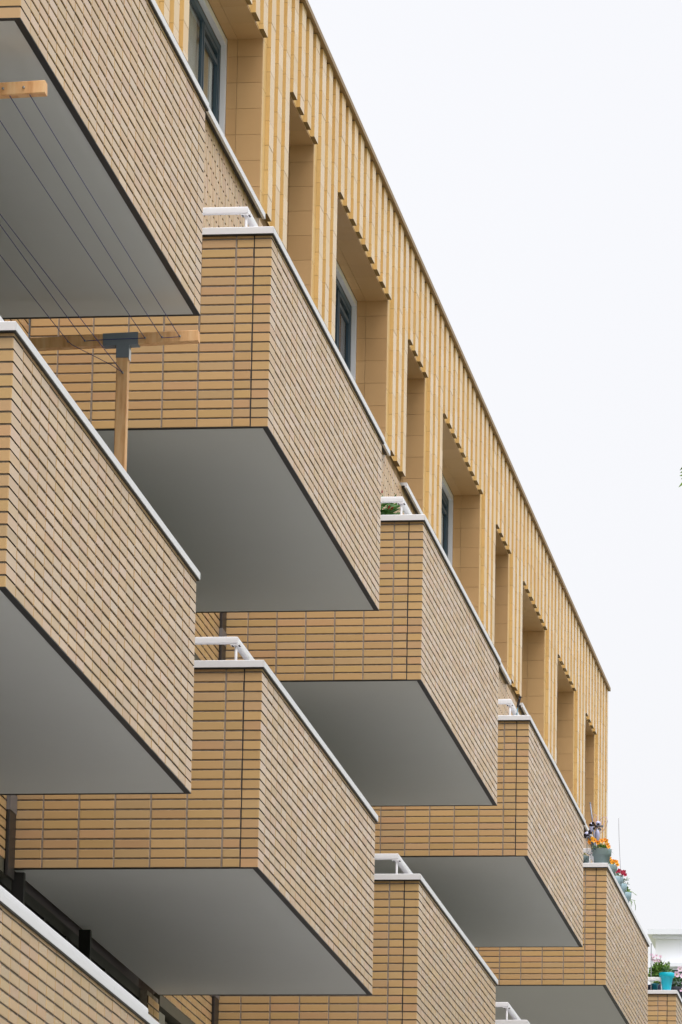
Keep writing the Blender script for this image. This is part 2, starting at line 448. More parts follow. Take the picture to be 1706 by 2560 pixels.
YA = {0: 23.85, 1: 31.69, 2: 39.40, 3: 47.18, 4: 55.02, 5: 64.45}
YB_ = {0: 23.95, 1: 31.69, 2: 39.47, 3: 47.22}
YC_ = {0: 23.90, 1: 31.69, 2: 39.47}
zA, zBf, zC = 8.122, 5.393, 2.715
b = MB(); soldier(b, 21.0, YEND, 10.72, 12.118); b.box(-1.90, -1.66, 14, YEND, 10.70, 12.06, 1)
part(b, 'brick_band', [BRICK, MORTAR, BED])
for nm, (za, zb_, ys) in {'b': (5.415, 6.75, YB_), 'a': (8.075, 9.42, YA)}.items():
    for k, y in ys.items():
        b = MB(); coursed(b, y - 2.42, y - 0.012, za, zb_)
        part(b, 'brick_spandrel', [BRICK, MORTAR, BED])
        lt = MB(); lt.box(-1.62, XW - 0.004, y - 2.42, y - 0.014, za - 0.085, za - 0.003); part(lt, 'lintel', OLIVE)
        if nm == 'a' and k == 1: continue
        dp = MB(); dp.bar((-1.492, y - 0.115, za - 0.1), (-1.492, y - 0.115, zb_ + 0.5), 0.2, 0.02, 0, X1, 0.003)  # flat dark strip standing in for a rebate beside the balcony
        pp = part(dp, 'dark_wall_strip', WSTRIP)
        cl = MB(); cl.box(-1.5035, -1.4785, y - 0.216, y - 0.014, za + 0.30, za + 0.41); part(cl, 'strip_box', WBOX, pp)
for k, y in YC_.items():                                   # brick pier and window beside each door, street side of storey C
    b = MB(); coursed(b, y - 2.90, y - 2.45, 3.0, 5.366); part(b, 'brick_pier', [BRICK, MORTAR, BED])
# --- dark glazing behind the balconies
def glazing(y0, y1, z0, z1, posts, mats):
    f = MB(); f.box(-1.63, -1.56, y0, y1, z1 - 0.07, z1); f.box(-1.63, -1.56, y0, y1, z0, z0 + 0.07)
    for q in [y0 + 0.03, y1 - 0.03] + posts:
        f.box(-1.632, -1.555, q - 0.03, q + 0.03, z0 + 0.07, z1 - 0.07)
    o = part(f, 'balcony_window', mats)
    p = MB(); p.box(-1.602, -1.596, y0 + 0.05, y1 - 0.05, z0 + 0.05, z1 - 0.05); part(p, 'pane', GLASSD, o)
    return o
for zf, ys, zc in ((zC, YC_, 5.372), (zBf, YB_, 8.06), (zA, YA, 10.69)):
    for k, y in ys.items():
        o = glazing(y - 0.40, y + 4.85, zf + 0.2, zc, [y + 1.35, y + 2.1, y + 3.5], FRAMED)
        glazing(y - 2.44, y - 0.42, zf + 1.4 if zf > zC else zf + 0.3, zc - 0.02 - (0.06 if zf < zA else 0), [y - 1.5], OLIVE)
        jb = MB(); jb.box(-1.655, -1.508, y - 2.445, y - 2.20, zf + (1.4 if zf > zC else 0.3), zc - 0.085); part(jb, 'window_jamb', JAMB)
        for q in (y + 0.02, y + 2.24):
            f = MB(); f.box(-1.505, -1.43, q, q + 0.05, zf + 0.2, zc - 0.001); part(f, 'window_post', BLACK, o)

# ------------------------------------------------------------------ balcony
random.seed(5)
L, W_, ROWS = 5.28, 1.50, 20
HB = 1.219
p = MB()
cx_, joint = 0.104, 0.010
rows = [(0.06 * i, 0.05) for i in range(ROWS)] + [(1.2, 0.016)]
for z, h in rows:
    # near and far corner bricks wrap round the arris
    for (ya, yb) in ((0.0, 0.232), (5.082, L)):
        j = random.uniform(-.0008, .0008); c = 0.004
        x0 = -cx_; x1 = 0.0 + j; A, B = ya + (j if ya == 0 else 0), yb
        if ya == 0: pl = [(x0, A), (x1 - c, A), (x1, A + c), (x1, B), (x0, B)]
        else: pl = [(x0, A), (x1, A), (x1, B - c), (x1 - c, B), (x0, B)]
        n = len(pl); vs = [(x, y, z) for x, y in pl] + [(x, y, z + h) for x, y in pl]
        p.add(vs, [tuple(range(n))[::-1], tuple(range(n, 2 * n))] + [(i, (i + 1) % n, n + (i + 1) % n, n + i) for i in range(n)], 0)
        p.m[-n - 1] = 2; p.m[-n - 2] = 2
    for i in range(22): p.brick((0, 0.242 + 0.22 * i, z), Y1, Z1, X1, 0.21, h)
    for ye, nn, in ((0.0, NY1), (L, Y1)):
        spans = [(-0.2155, -0.1135)] + [(-0.2255 - 0.22 * i - 0.21, -0.2255 - 0.22 * i) for i in range(6)]
        for xa, xb in spans:
            xa = max(xa, -1.497)
            if nn == NY1: p.brick((xa, ye, z), X1, Z1, nn, xb - xa, h)
            else: p.brick((xb, ye, z), NX1, Z1, nn, xb - xa, h)
rc = 0.0072
vj = 0.003                                                  # upright joints are pointed almost flush, bed joints are left deep
for i in range(23):
    y = 0.232 + 0.22 * i; p.box(-0.03, -vj, y, y + 0.010, 0.001, HB - 0.0015, 1)
for ya, yb in ((vj, 0.03), (L - 0.03, L - vj)):
    for i in range(7): p.box(-0.2255 - 0.22 * i if i else -0.2255, -0.2155 - 0.22 * i, ya, yb, 0.0015, HB - 0.002, 1)
    p.box(-1.4985, -1.494, ya, yb, 0.0015, HB - 0.002, 1)
p.box(-0.19, -rc, 0.19, L - 0.19, 0.0012, HB - 0.001, 1)
p.box(-1.5, -rc, rc, 0.19, 0.0012, HB - 0.001, 1); p.box(-1.5, -rc, L - 0.19, L - rc, 0.0012, HB - 0.001, 1)
for ye in (0.0035, L - 0.0095): p.box(-0.1125, -0.105, ye, ye + 0.006, 0.002, HB - 0.002, 3)
bal = part(p, 'balcony', [BRICK, MORTAR, BED, SEAL])
# soffit panel and slab
s_ = MB(); s_.box(-1.50, -0.030, 0.030, L - 0.030, -0.0042, -0.0008); s_.box(-1.50, -0.191, 0.191, L - 0.191, 0.0125, 0.2, 1)
part(s_, 'soffit', [SOFFIT, CONC], bal)
e = MB()
for (x0, x1, y0, y1) in ((-0.034, 0.001, 0.0, L), (-1.5, -0.0345, 0.0, 0.028), (-1.5, -0.0345, L - 0.029, L + 0.0005)):
    e.box(x0, x1, y0, y1, -0.006, -0.0006)
part(e, 'edge_profile', BLACK, bal)
# white coping (mitred U with seams)
def coping():
    m = MB(); z0, z1, r = HB + 0.001, HB + 0.045, 0.004
    ov = 0.016; oy = 0.03; wi = 0.215
    def seg(pl):
        n = len(pl); vs = [(x, y, z0) for x, y in pl] + [(x, y, z1 - r) for x, y in pl]
        cxm = sum(q[0] for q in pl) / n; cym = sum(q[1] for q in pl) / n
        vs += [(x - math.copysign(min(r, abs(x - cxm)), x - cxm), y - math.copysign(min(r, abs(y - cym)), y - cym), z1) for x, y in pl]
        m.add(vs, [tuple(range(n))[::-1], tuple(range(2 * n, 3 * n))] + [(i, (i + 1) % n, n + (i + 1) % n, n + i) for i in range(n)]
              + [(n + i, n + (i + 1) % n, 2 * n + (i + 1) % n, 2 * n + i) for i in range(n)])
    cuts = [0.9, 3.05, 4.6]
    ys = [None] + cuts + [None]
    for i in range(len(ys) - 1):
        a, c = ys[i], ys[i + 1]
        pa = [(-wi, wi - oy + .0), (ov, -oy)] if a is None else [(-wi, a + 0.0012), (ov, a + 0.0012)]
        pc = [(ov, L + oy), (-wi, L - wi + oy)] if c is None else [(ov, c - 0.0012), (-wi, c - 0.0012)]
        seg([pa[0], pa[1], pc[0], pc[1]])
    seg([(-1.498, -oy), (ov - 0.0012, -oy), (-wi - 0.0012, wi - oy), (-1.498, wi - oy)])
    seg([(-1.498, L + oy), (-1.498, L - wi + oy), (-wi - 0.0012, L - wi + oy), (ov - 0.0012, L + oy)])
    for q in ((-0.02, ov - 0.003, -oy + 0.004, L + oy - 0.004), (-1.49, -0.021, -oy + 0.004, 0.012), (-1.49, -0.021, L - 0.012, L + oy - 0.004)):
        m.box(q[0], q[1], q[2], q[3], HB - 0.0065, HB + 0.0005, 1)  # black strips paint the overhang shadow below the coping
    return m
part(coping(), 'coping', [WHITE, BLACK], bal)
# handrail: rounded flat tube on slender posts
h_ = MB(); zr = HB + 0.207; rx, ry = -0.197, 0.165; w2, h2 = 0.045, 0.044
def railpath(pts):
    prof = []
    for k in range(16):
        t = 2 * math.pi * k / 16; ct, st = math.cos(t), math.sin(t)
        prof.append((w2 / 2 * math.copysign(abs(ct) ** 0.45, ct), h2 / 2 * math.copysign(abs(st) ** 0.45, st)))
    rings = []
    for i, q in enumerate(pts):
        q = Vector(q); d0 = (q - Vector(pts[i - 1])).normalized() if i else None
        d1 = (Vector(pts[i + 1]) - q).normalized() if i < len(pts) - 1 else None
        d0 = d0 or d1; d1 = d1 or d0
        n0 = d0.cross(Vector(Z1)); n1 = d1.cross(Vector(Z1)); nn = (n0 + n1).normalized(); sc = 1 / max(0.3, nn.dot(n0))
        rings.append([q + nn * x * sc + Vector((0, 0, y)) for x, y in prof])
    n = 16; vs = [v for r_ in rings for v in r_]
    fs = [(i * n + k, i * n + (k + 1) % n, (i + 1) * n + (k + 1) % n, (i + 1) * n + k) for i in range(len(pts) - 1) for k in range(n)]
    fs += [tuple(range(n))[::-1], tuple(range((len(pts) - 1) * n, len(pts) * n))]
    h_.add(vs, fs, 0, False)
railpath([(-1.49, ry, zr), (rx, ry, zr), (rx, L - ry, zr), (-1.49, L - ry, zr)])
rail = part(h_, 'handrail', WHITE, bal)
DARKH = paint('screw_recess', srgb(58, 56, 60), 0.6)
for (x, y) in ((rx + 0.006, ry + 0.01), (-1.30, ry), (rx, 1.7), (rx, 3.4), (rx + 0.006, L - ry - 0.01), (-1.30, L - ry)):
    q = MB(); q.tube([(x, y, HB + 0.0455), (x, y, zr - h2 / 2 - 0.009)], 0.0088, 12)
    q.box(x - 0.032, x + 0.032, y - 0.025, y + 0.025, zr - h2 / 2 - 0.009, zr - h2 / 2 - 0.001)
    for dx in (-0.021, 0.021):
        for dy in (-0.014, 0.014): q.tube([(x + dx, y + dy, zr - h2 / 2 - 0.013), (x + dx, y + dy, zr - h2 / 2 - 0.0085)], 0.006, 8, 1)
    q.box(x - 0.02, x + 0.02, y - 0.02, y + 0.02, HB + 0.0455, HB + 0.05)
    part(q, 'handrail_post', [WHITE, DARKH], bal)
def place(o, y, z): o.location = OFF + Vector((0, y, z))
place(bal, YA[0], zA)
for k, y in YA.items():
    if k: c = copy_part(bal, bld); place(c, y, zA + (0.06 if k == 5 else 0))
for k, y in YB_.items(): c = copy_part(bal, bld); place(c, y, zBf)
for k, y in YC_.items(): c = copy_part(bal, bld); place(c, y, zC)
for o in D.objects:
    if o.parent == bld and o.name.startswith('balcony') and not o.name.startswith('balcony_w'): o['group'] = 'brick balconies'
# ------------------------------------------------------------------ clothes drying rack on the middle left balcony
rk = empty('clothes_rack', (-0.375, 26.5, zBf + 0.2), 'wooden T post drying rack with dark blue cords on the left balcony', 'drying rack')
RO = -Vector(rk.location)
def rpart(mb, name, mats, parent=rk):
    o = mb.build(name, mats, parent)
    if parent is rk: o.location = RO
    return o
SCREW = paint('bright_screw', srgb(170, 168, 166), 0.35, 0.05, 8, 0.5, 0.8)
for yb, yc in ((24.23, 24.262), (28.767, 28.80)):
    m = MB(); m.bar((-1.02, yc, 7.871), (0.052, yc, 7.903), 0.065, 0.063, 0, (0, 0, 1), 0.003)
    cb = rpart(m, 'crossbeam', WOOD)
    m = MB(); m.bar((-0.375, yc + 0.001, zBf + 0.2), (-0.375, yc + 0.001, 7.855), 0.064, 0.064, 0, (0, 1, 0), 0.003)
    rpart(m, 'post', WOOD)
    m = MB()
    m.bar((-0.487, yc, 7.887), (-0.287, yc, 7.893), 0.072, 0.0725, 0, (0, 0, 1), 0.002)
    m.bar((-0.375, yc, 7.782), (-0.375, yc, 7.856), 0.072, 0.072, 0, (0, 1, 0), 0.002)
    m.box(-0.3385, -0.3375, yc - 0.036, yc + 0.0, 7.775, 7.85, 0)
    rpart(m, 'bracket', STEEL)
    if yb > 28:
        m = MB(); m.box(-0.3372, -0.3362, yc - 0.03, yc + 0.03, 7.772, 7.835); rpart(m, 'sticker', WHITE)
    for xq in (-0.246, -0.149, -0.049, -0.587, -0.683):
        m = MB(); zq = 7.871 + 0.032 * (xq + 1.02) / 1.072 - 0.004
        m.tube([(xq, yb - 0.012, zq), (xq, yb + 0.004, zq)], 0.004, 8)
        m.tube([(xq, yb - 0.014, zq), (xq, yb - 0.011, zq)], 0.0065, 8); rpart(m, 'screw', SCREW, cb).location = (0, 0, 0)
m = MB(); m.tube([(-0.369, 28.752, 7.693), (-0.369, 28.772, 7.693)], 0.0065, 8); rpart(m, 'screw', SCREW)
def cord(pts, sag=0.0):
    m = MB(); P = []
    for i in range(len(pts) - 1):
        a, c = Vector(pts[i]), Vector(pts[i + 1]); n = 14 if (c - a).length > 2 else 2
        for j in range(n + (1 if i == len(pts) - 2 else 0)):
            t = j / n; q = a.lerp(c, t); q.z -= sag * 4 * t * (1 - t) * (1 if n > 2 else 0); P.append(q)
    m.tube(P, 0.0021, 6); return rpart(m, 'cord', LINE)
yn, yf = 24.225, 28.755
cord([(-0.019, yn, 7.86), (-0.049, yf, 7.893), (-0.149, yf - 0.002, 7.888), (-0.116, yn, 7.857)], 0.006)
cord([(-0.240, yn, 7.856), (-0.246, yf, 7.889), (-0.45, yf - 0.008, 7.883), (-0.587, yf, 7.878), (-0.600, yn, 7.85)], 0.006)
cord([(-0.740, yn, 7.848), (-0.683, yf, 7.878)], 0.008)
cord([(-0.683, yf, 7.878), (-0.66, yf - 0.003, 7.857), (-0.43, yf - 0.004, 7.735), (-0.369, yf, 7.693)])
cord([(-0.590, yn, 7.85), (-0.372, yf, 7.697)], 0.004)

# ------------------------------------------------------------------ plants
LEAF = leaf_material('green_leaf', srgb(96, 134, 58), srgb(134, 168, 82))
LEAFD = leaf_material('dark_green_leaf', srgb(52, 88, 48), srgb(88, 128, 72))
LEAFG = leaf_material('grey_green_leaf', srgb(104, 128, 108), srgb(146, 166, 146))
OLE = leaf_material('oleander_leaf', srgb(42, 84, 34), srgb(96, 140, 62))
SOIL = paint('potting_soil', srgb(62, 48, 38), 0.95, 0.2, 40)
def leaf(m, p, d, L, W, curl=0.2, up=None, mi=0):
    """one pointed leaf: p base, d direction"""
    d = Vector(d).normalized(); s = d.cross(Vector(up) if up else Vector((random.uniform(-1, 1), random.uniform(-1, 1), random.uniform(0.3, 1)))).normalized(); n = s.cross(d)
    p = Vector(p)
    pts = []
    for t, wv in ((0, 0.12), (0.3, 0.9), (0.6, 0.85), (0.85, 0.4), (1, 0.0)):
        c = p + d * L * t - n * curl * L * t * t
        pts += [c - s * W / 2 * wv + n * W * .12 * wv, c, c + s * W / 2 * wv + n * W * .12 * wv]
    m.add(pts, [(3 * i + a, 3 * i + a + 1, 3 * i + a + 4, 3 * i + a + 3) for i in range(4) for a in (0, 1)], mi, True)
def bush(m, c, r, n, L, W, curl=0.3):
    c = Vector(c)
    for _ in range(n):
        while True:
            q = Vector((random.uniform(-1, 1), random.uniform(-1, 1), random.uniform(-1, 1)))
            if q.length < 1: break
        q = q * (0.5 + 0.5 * q.length)
        d = q.normalized() + Vector((random.uniform(-.6, .6), random.uniform(-.6, .6), random.uniform(-.2, .7)))
        leaf(m, c + Vector((q.x * r[0], q.y * r[1], q.z * r[2])), d, L * random.uniform(.6, 1.2), W * random.uniform(.7, 1.2), curl)
def blossom(parent, p, nrm, r, mats, n=5, name='blossom'):
    m = MB(); nrm = Vector(nrm).normalized(); a = nrm.cross(Vector(Z1)).normalized(); b_ = nrm.cross(a); p = Vector(p)
    for k in range(n):
        t = 2 * math.pi * k / n + random.uniform(-.1, .1); d = a * math.cos(t) + b_ * math.sin(t); s = nrm.cross(d)
        w_ = r * 0.62
        m.add([p, p + d * r * .55 - s * w_ * .75 + nrm * r * .1, p + d * r - s * w_ * .45 + nrm * r * .22, p + d * r * 1.08 + nrm * r * .16,
               p + d * r + s * w_ * .45 + nrm * r * .22, p + d * r * .55 + s * w_ * .75 + nrm * r * .1, p + d * r * .5 + nrm * r * 0.02],
              [(0, 1, 6), (1, 2, 3, 6), (6, 3, 4, 5), (0, 6, 5)], 0, True)
    m.add([p + nrm * r * .12 + (a * math.cos(2 * math.pi * k / 8) + b_ * math.sin(2 * math.pi * k / 8)) * r * .26 for k in range(8)], [tuple(range(8))], 1)
    o = m.build(name, mats, parent); return o
def pot_mesh(rt, rb, h, rim):
    m = MB()
    m.lathe([(rb * .2, 0.0), (rb, 0.0), (rb + (rt - rb) * .8 - 0.008, h - rim - 0.001), (rt - 0.004, h - rim), (rt - 0.001, h - rim + 0.003), (rt + 0.003, h - 0.004), (rt, h),
             (rt - 0.008, h), (rt - 0.012, h - 0.015), (rt - 0.014, h - 0.022)], 32)
    return m
def plant_pot(name, loc, rt, rb, h, rim, mat, label, cat, group=None):
    t = empty(name, loc, label, cat, group)
    pot_mesh(rt, rb, h, rim).build('pot', mat, t)
    s = MB(); s.add([((rt - 0.01) * math.cos(2 * math.pi * k / 24), (rt - 0.01) * math.sin(2 * math.pi * k / 24), h - 0.021) for k in range(24)], [tuple(range(24))])
    s.build('soil', SOIL, t)
    return t
random.seed(21)
CZ = zA + HB + 0.046
POTG = paint('sage_grey_pot', srgb(128, 148, 150), 0.5, 0.04, 6)
POTB = paint('pale_blue_pot', srgb(160, 186, 198), 0.5, 0.04, 6)
ORANGE = petal_material('orange_petal', srgb(246, 140, 26), srgb(250, 184, 44)); ODARK = paint('dark_pansy_eye', srgb(112, 40, 20), 0.7)
CRIM = petal_material('crimson_petal', srgb(150, 14, 44), srgb(188, 24, 70)); CDARK = paint('dark_crimson_eye', srgb(70, 8, 20), 0.7)
PINK = petal_material('pale_pink_petal', srgb(244, 226, 240), srgb(232, 186, 218)); PEYE = paint('yellow_green_eye', srgb(168, 160, 80), 0.7)
GRP = 'planted pots along the balcony coping'
def rel(t, p): return Vector(p) - Vector(t.location)

# big pot of orange pansies
t = plant_pot('flower_pot', (-0.070, 55.22, CZ), 0.100, 0.074, 0.178, 0.068, POTG, 'wide sage grey pot of orange pansies on the near corner of the balcony coping', 'flower pot', GRP)
m = MB(); bush(m, (0, 0, 0.18), (0.085, 0.085, 0.028), 150, 0.045, 0.02)
leaf(m, (0.085, -0.02, 0.16), (1, 0, -.3), 0.06, 0.006, .6); leaf(m, (0.08, -0.02, 0.15), (.6, -.2, -.9), 0.05, 0.012, .4)
m.build('foliage', LEAF, t)
for (x, z, r) in ((-0.172, 9.640, .027), (-0.182, 9.615, .024), (-0.160, 9.662, .022), (-0.135, 9.636, .026), (-0.101, 9.618, .024), (-0.059, 9.630, .024), (-0.030, 9.640, .02), (-0.013, 9.630, .024), (0.001, 9.596, .022), (0.015, 9.565, .021)):
    blossom(t, rel(t, (x, 55.08 + random.uniform(-.03, .05), z)), (random.uniform(-.2, .5), -1, random.uniform(-.1, .5)), r, [ORANGE, ODARK])
t = plant_pot('flower_pot', (-0.285, 55.42, CZ - 0.06), 0.075, 0.062, 0.20, 0.05, POTG, 'sage grey pot half hidden under the near handrail corner, left of the pansies', 'flower pot', GRP)
m = MB(); bush(m, (0, 0, 0.205), (0.05, 0.05, 0.012), 40, 0.03, 0.014); m.build('foliage', LEAF, t)
# smaller pots in a row behind it
spec = [('flower_pot', (-0.07, 56.06, CZ), POTG, 'sage grey pot of yellow orange pansies, second in the row on the coping', ORANGE, ODARK,
         [(-0.053, 9.588, .026), (-0.06, 9.612, .021), (-0.013, 9.579, .02), (0.010, 9.571, .024), (0.022, 9.542, .022), (-0.03, 9.56, .02)], LEAF, (0.07, 0.07, 0.03), 110),
        ('flower_pot', (-0.07, 56.80, CZ), POTB, 'pale blue pot of crimson flowers on the coping below the thin rod', CRIM, CDARK,
         [(-0.025, 9.602, .024), (-0.045, 9.592, .02), (0.003, 9.585, .024), (0.03, 9.592, .022), (0.015, 9.567, .022), (0.045, 9.552, .02), (0.028, 9.575, .018)], LEAFD, (0.06, 0.06, 0.04), 110),
        ('flower_pot', (-0.07, 57.26, CZ), POTB, 'pale blue pot with wispy grey green sprigs between the crimson flowers and the green bush', None, None, [], LEAFG, (0.05, 0.05, 0.03), 60),
        ('flower_pot', (-0.07, 57.82, CZ), POTB, 'pale blue pot with a small round green bush and trailing strands, last on the coping', None, None, [], LEAF, (0.06, 0.07, 0.045), 160)]
pots = []
for nm, loc, mat, lab, pet, eye, bl, lm, rr, cnt in spec:
    t = plant_pot(nm, loc, 0.088, 0.058, 0.15, 0.056, mat, lab, 'flower pot', GRP); pots.append(t)
    m = MB(); bush(m, (0.01, 0, 0.165), rr, cnt, 0.035, 0.014)
    if nm and lm is LEAFG:
        for q in ((0.118, 0.0, 0.215), (0.11, -.03, 0.19), (0.116, .02, 0.15), (0.06, 0, 0.2), (0.09, .05, 0.225)):
            m.tube([(0.02, 0, 0.14), Vector(q) * .6 + Vector((0, 0, .07)), q], 0.0025, 5)
            for k in range(6):
                tt = 0.4 + 0.1 * k; leaf(m, Vector((0.02, 0, .14)).lerp(Vector(q), tt) + Vector((0, 0, .01)), (random.uniform(-1, 1), random.uniform(-1, 1), .5), 0.026, 0.009)
    if cnt == 160:
        for q in ([(0.06, 0, .17), (0.1, 0, .16), (0.143, 0, .125)], [(0.05, 0, .13), (0.085, 0, .075), (0.117, 0, .07), (0.135, 0, .0), (0.134, 0, -.02)], [(0.07, 0, .08), (0.09, 0, .06), (0.094, 0, .03)], [(0.05, 0.05, .1), (0.08, 0.05, .06), (0.083, 0.05, .01)]):
            m.tube(q, 0.003, 5); 
            for a_, b__ in zip(q[:-1], q[1:]): leaf(m, Vector(a_).lerp(Vector(b__), .6), Vector(b__) - Vector(a_), 0.035, 0.008)
    m.build('foliage', lm, t)
    for (x, z, r) in bl:
        blossom(t, rel(t, (x, loc[1] - 0.05 + random.uniform(-.03, .05), z)), (random.uniform(-.2, .5), -1, random.uniform(0, .6)), r, [pet, eye])
# garden ornaments stuck in the big pot
BLK = paint('black_metal', srgb(34, 28, 36), 0.4)
STEM = paint('blue_grey_stem', srgb(86, 104, 128), 0.45)
def pinwheel(c, tips, foot, label):
    t = empty('pinwheel', foot, label, 'pinwheel', 'black pinwheels in the pansy pot'); F = Vector(foot); c = Vector(c)
    m = MB(); m.tube([(0, 0, 0), (c + Vector((0, .012, 0))) - F], 0.0042, 8); m.build('stem', STEM, t)
    m = MB(); m.lathe([(0.0005, -.008), (.012, -.006), (.012, .006), (.0005, .008)], 12); hb = m.build('hub', BLK, t); hb.location = c - F; hb.rotation_euler = (math.pi / 2, 0, 0)
    for x, z in tips:
        d = Vector((x, c.y, z)) - c; n = Vector((0, -1, 0)); s = d.normalized().cross(n)
        m = MB(); vs = []
        for f_, wv, tw in ((.15, .25, .0), (.45, .55, .35), (.75, 1.0, .7), (.95, .7, .9), (1.0, .15, 1.0)):
            ww = 0.016 * wv
            for sg in (-1, 1): vs += [c - F + d * f_ + s * sg * ww * .9 + n * sg * ww * .6 * tw, c - F + d * f_ + s * sg * ww * .9 + n * (sg * ww * .6 * tw + .002)]
        fs = []
        for i in range(4):
            a0 = 4 * i; a1 = 4 * i + 4
            fs += [(a0, a0 + 2, a1 + 2, a1), (a0 + 1, a1 + 1, a1 + 3, a0 + 3), (a0, a1, a1 + 1, a0 + 1), (a0 + 2, a0 + 3, a1 + 3, a1 + 2)]
        fs += [(0, 1, 3, 2), (16, 18, 19, 17)]
        m.add(vs, fs); m.build('blade', BLK, t)
pinwheel((-0.114, 55.05, 9.779), [(-0.157, 9.822), (-0.19, 9.795), (-0.085, 9.810), (-0.038, 9.778), (-0.066, 9.738), (-0.145, 9.746)], (-0.13, 55.12, 9.545), 'large black pinwheel standing above the orange pansies')
pinwheel((-0.195, 55.02, 9.682), [(-0.153, 9.712), (-0.176, 9.736), (-0.246, 9.684), (-0.237, 9.654), (-0.17, 9.655)], (-0.135, 55.10, 9.545), 'small low black pinwheel beside the brick wall, under the pale ball')
ORB = paint('lilac_white_orb', srgb(202, 204, 240), 0.25, 0.12, 30)
for (c, r, lab, cat, nm, stretch) in (((-0.218, 55.16, 9.713), .030, 'pale lilac ball ornament low against the brick corner', 'ball', 'ornament_ball', 1.0), ((-0.103, 55.13, 9.822), .027, 'white ball ornament behind the large pinwheel', 'ball', 'ornament_ball', 1.0),
                               ((-0.176, 55.18, 9.79), .020, 'tall slim lilac glass ornament left of the large pinwheel', 'ornament', 'glass_ornament', 2.6), ((-0.112, 55.14, 9.70), .028, 'cone shaped lilac ornament under the large pinwheel', 'ornament', 'glass_ornament', 2.3)):
    t = empty(nm, (c[0], c[1], 9.54), lab, cat, 'pale ornaments in the pansy pot')
    m = MB(); m.lathe([(max(.0006, r * math.sin(math.pi * i / 10)), -r * stretch * math.cos(math.pi * i / 10)) for i in range(11)], 18, (0, 0, c[2] - 9.54)); m.build('globe', ORB, t)
    m = MB(); m.tube([(0, 0, 0), (0, 0, c[2] - 9.54 - r * stretch * .97)], 0.003, 6); m.build('stem', STEM, t)
WIRE = paint('rose_copper_wire', srgb(186, 150, 186), 0.45, 0.05, 10)
m = MB(); cy = 55.2
for q in ([(-.12, 9.70), (-.165, 9.80), (-.170, 9.882), (-.143, 9.935), (-.118, 9.905), (-.118, 9.80), (-.12, 9.70)], [(-.12, 9.70), (-.094, 9.80), (-.094, 9.86), (-.078, 9.885), (-.05, 9.90), (-.018, 9.895), (-.010, 9.852), (-.03, 9.795), (-.068, 9.75), (-.12, 9.70)],
          [(-.12, 9.70), (-.15, 9.83), (-.143, 9.90), (-.13, 9.83), (-.12, 9.70)], [(-.12, 9.70), (-.06, 9.80), (-.04, 9.87), (-.07, 9.86), (-.12, 9.70)]):
    m.tube([(x, cy + .02 * math.sin(i), z) for i, (x, z) in enumerate(q)], 0.0026, 5)
m.tube([(-.12, cy, 9.54), (-.12, cy, 9.702)], 0.003, 6)
tag(m.build('wire_butterfly', WIRE), 'thin rose coloured wire loops in wing shape above the orange pansies', 'ornament')
m = MB(); m.tube([(-0.313, 56.5, 10.285), (-0.289, 56.48, 10.109), (-0.262, 56.45, 9.9), (-0.245, 56.42, zA + 0.2)], 0.0075, 10)
m.tube([(-0.3135, 56.5, 10.285), (-0.3145, 56.5, 10.295)], 0.0085, 10)
tag(m.build('parasol_pole', paint('grey_pole', srgb(150, 156, 172), 0.4, 0.05, 6, .5, .4)), 'bare grey leaning pole rising behind the pinwheels', 'pole')
m = MB(); m.tube([(-0.017, 56.6, 10.142), (-0.016, 56.6, 10.05), (-0.013, 56.6, 9.948), (-0.004, 56.6, 9.76), (0.006, 56.6, 9.582), (0.012, 56.62, CZ)], 0.0022, 6)
tag(m.build('rod', paint('thin_grey_rod', srgb(120, 118, 124), 0.5)), 'very thin bent grey rod standing up against the white sky', 'rod')

# oleander on the third balcony
random.seed(9)
t = empty('oleander', (-0.42, 40.0, zA + 0.2), 'oleander bush with red buds behind the white handrail of the upper middle balcony', 'plant')
F = Vector(t.location)
m = MB(); m.lathe([(.02, 0), (.15, 0), (.2, .3), (.205, .32), (.19, .32), (.185, .29)], 24); m.build('pot', paint('clay_pot', srgb(150, 96, 70), .8), t)
m = MB(); m.add([(.186 * math.cos(k * math.pi / 10), .186 * math.sin(k * math.pi / 10), .295) for k in range(20)], [tuple(range(20))]); m.build('soil', SOIL, t)
st = MB(); lf = MB()
for k in range(11):
    tip = Vector((random.uniform(-.30, .08), random.uniform(-.22, .2), random.uniform(1.06, 1.27)))
    mid = Vector((tip.x * .4, tip.y * .4, .7)); st.tube([(random.uniform(-.05, .05), random.uniform(-.05, .05), .29), mid, tip], .008, 6, 0, True, .004)
    for j in range(34):
        q = mid.lerp(tip, random.uniform(.25, 1.0)); an = random.uniform(0, 6.28)
        leaf(lf, q, (math.cos(an), math.sin(an) * .8, random.uniform(.1, 1.1)), random.uniform(.11, .19), random.uniform(.018, .028), random.uniform(-.1, .35))
for q in (((-.03, -.1, 1.24), (.13, -.15, 1.36)), ((0, -.1, 1.22), (.3, .0, .3)), ((-.02, -.12, 1.2), (.9, 0, .15)), ((0, -.1, 1.12), (.7, 0, .5)), ((.05, -.1, 1.1), (.6, -.1, .9)), ((-.05, -.1, 1.16), (.9, 0, .35)), ((.02, -.1, 1.21), (.9, 0, .45))):
    d = Vector(q[1]); leaf(lf, q[0], d, .17, .026, .15)
for k in range(90):
    q = Vector((random.uniform(-.10, .10), random.uniform(-.2, .05), random.uniform(1.02, 1.27)))
    leaf(lf, q, (random.uniform(-.3, 1.2), random.uniform(-.4, .3), random.uniform(-.1, 1.0)), random.uniform(.12, .2), random.uniform(.022, .032), random.uniform(-.05, .25))
st.build('stems', LEAFD, t); lf.build('foliage', OLE, t)
RED = petal_material('red_petal', srgb(140, 16, 34), srgb(190, 40, 54))
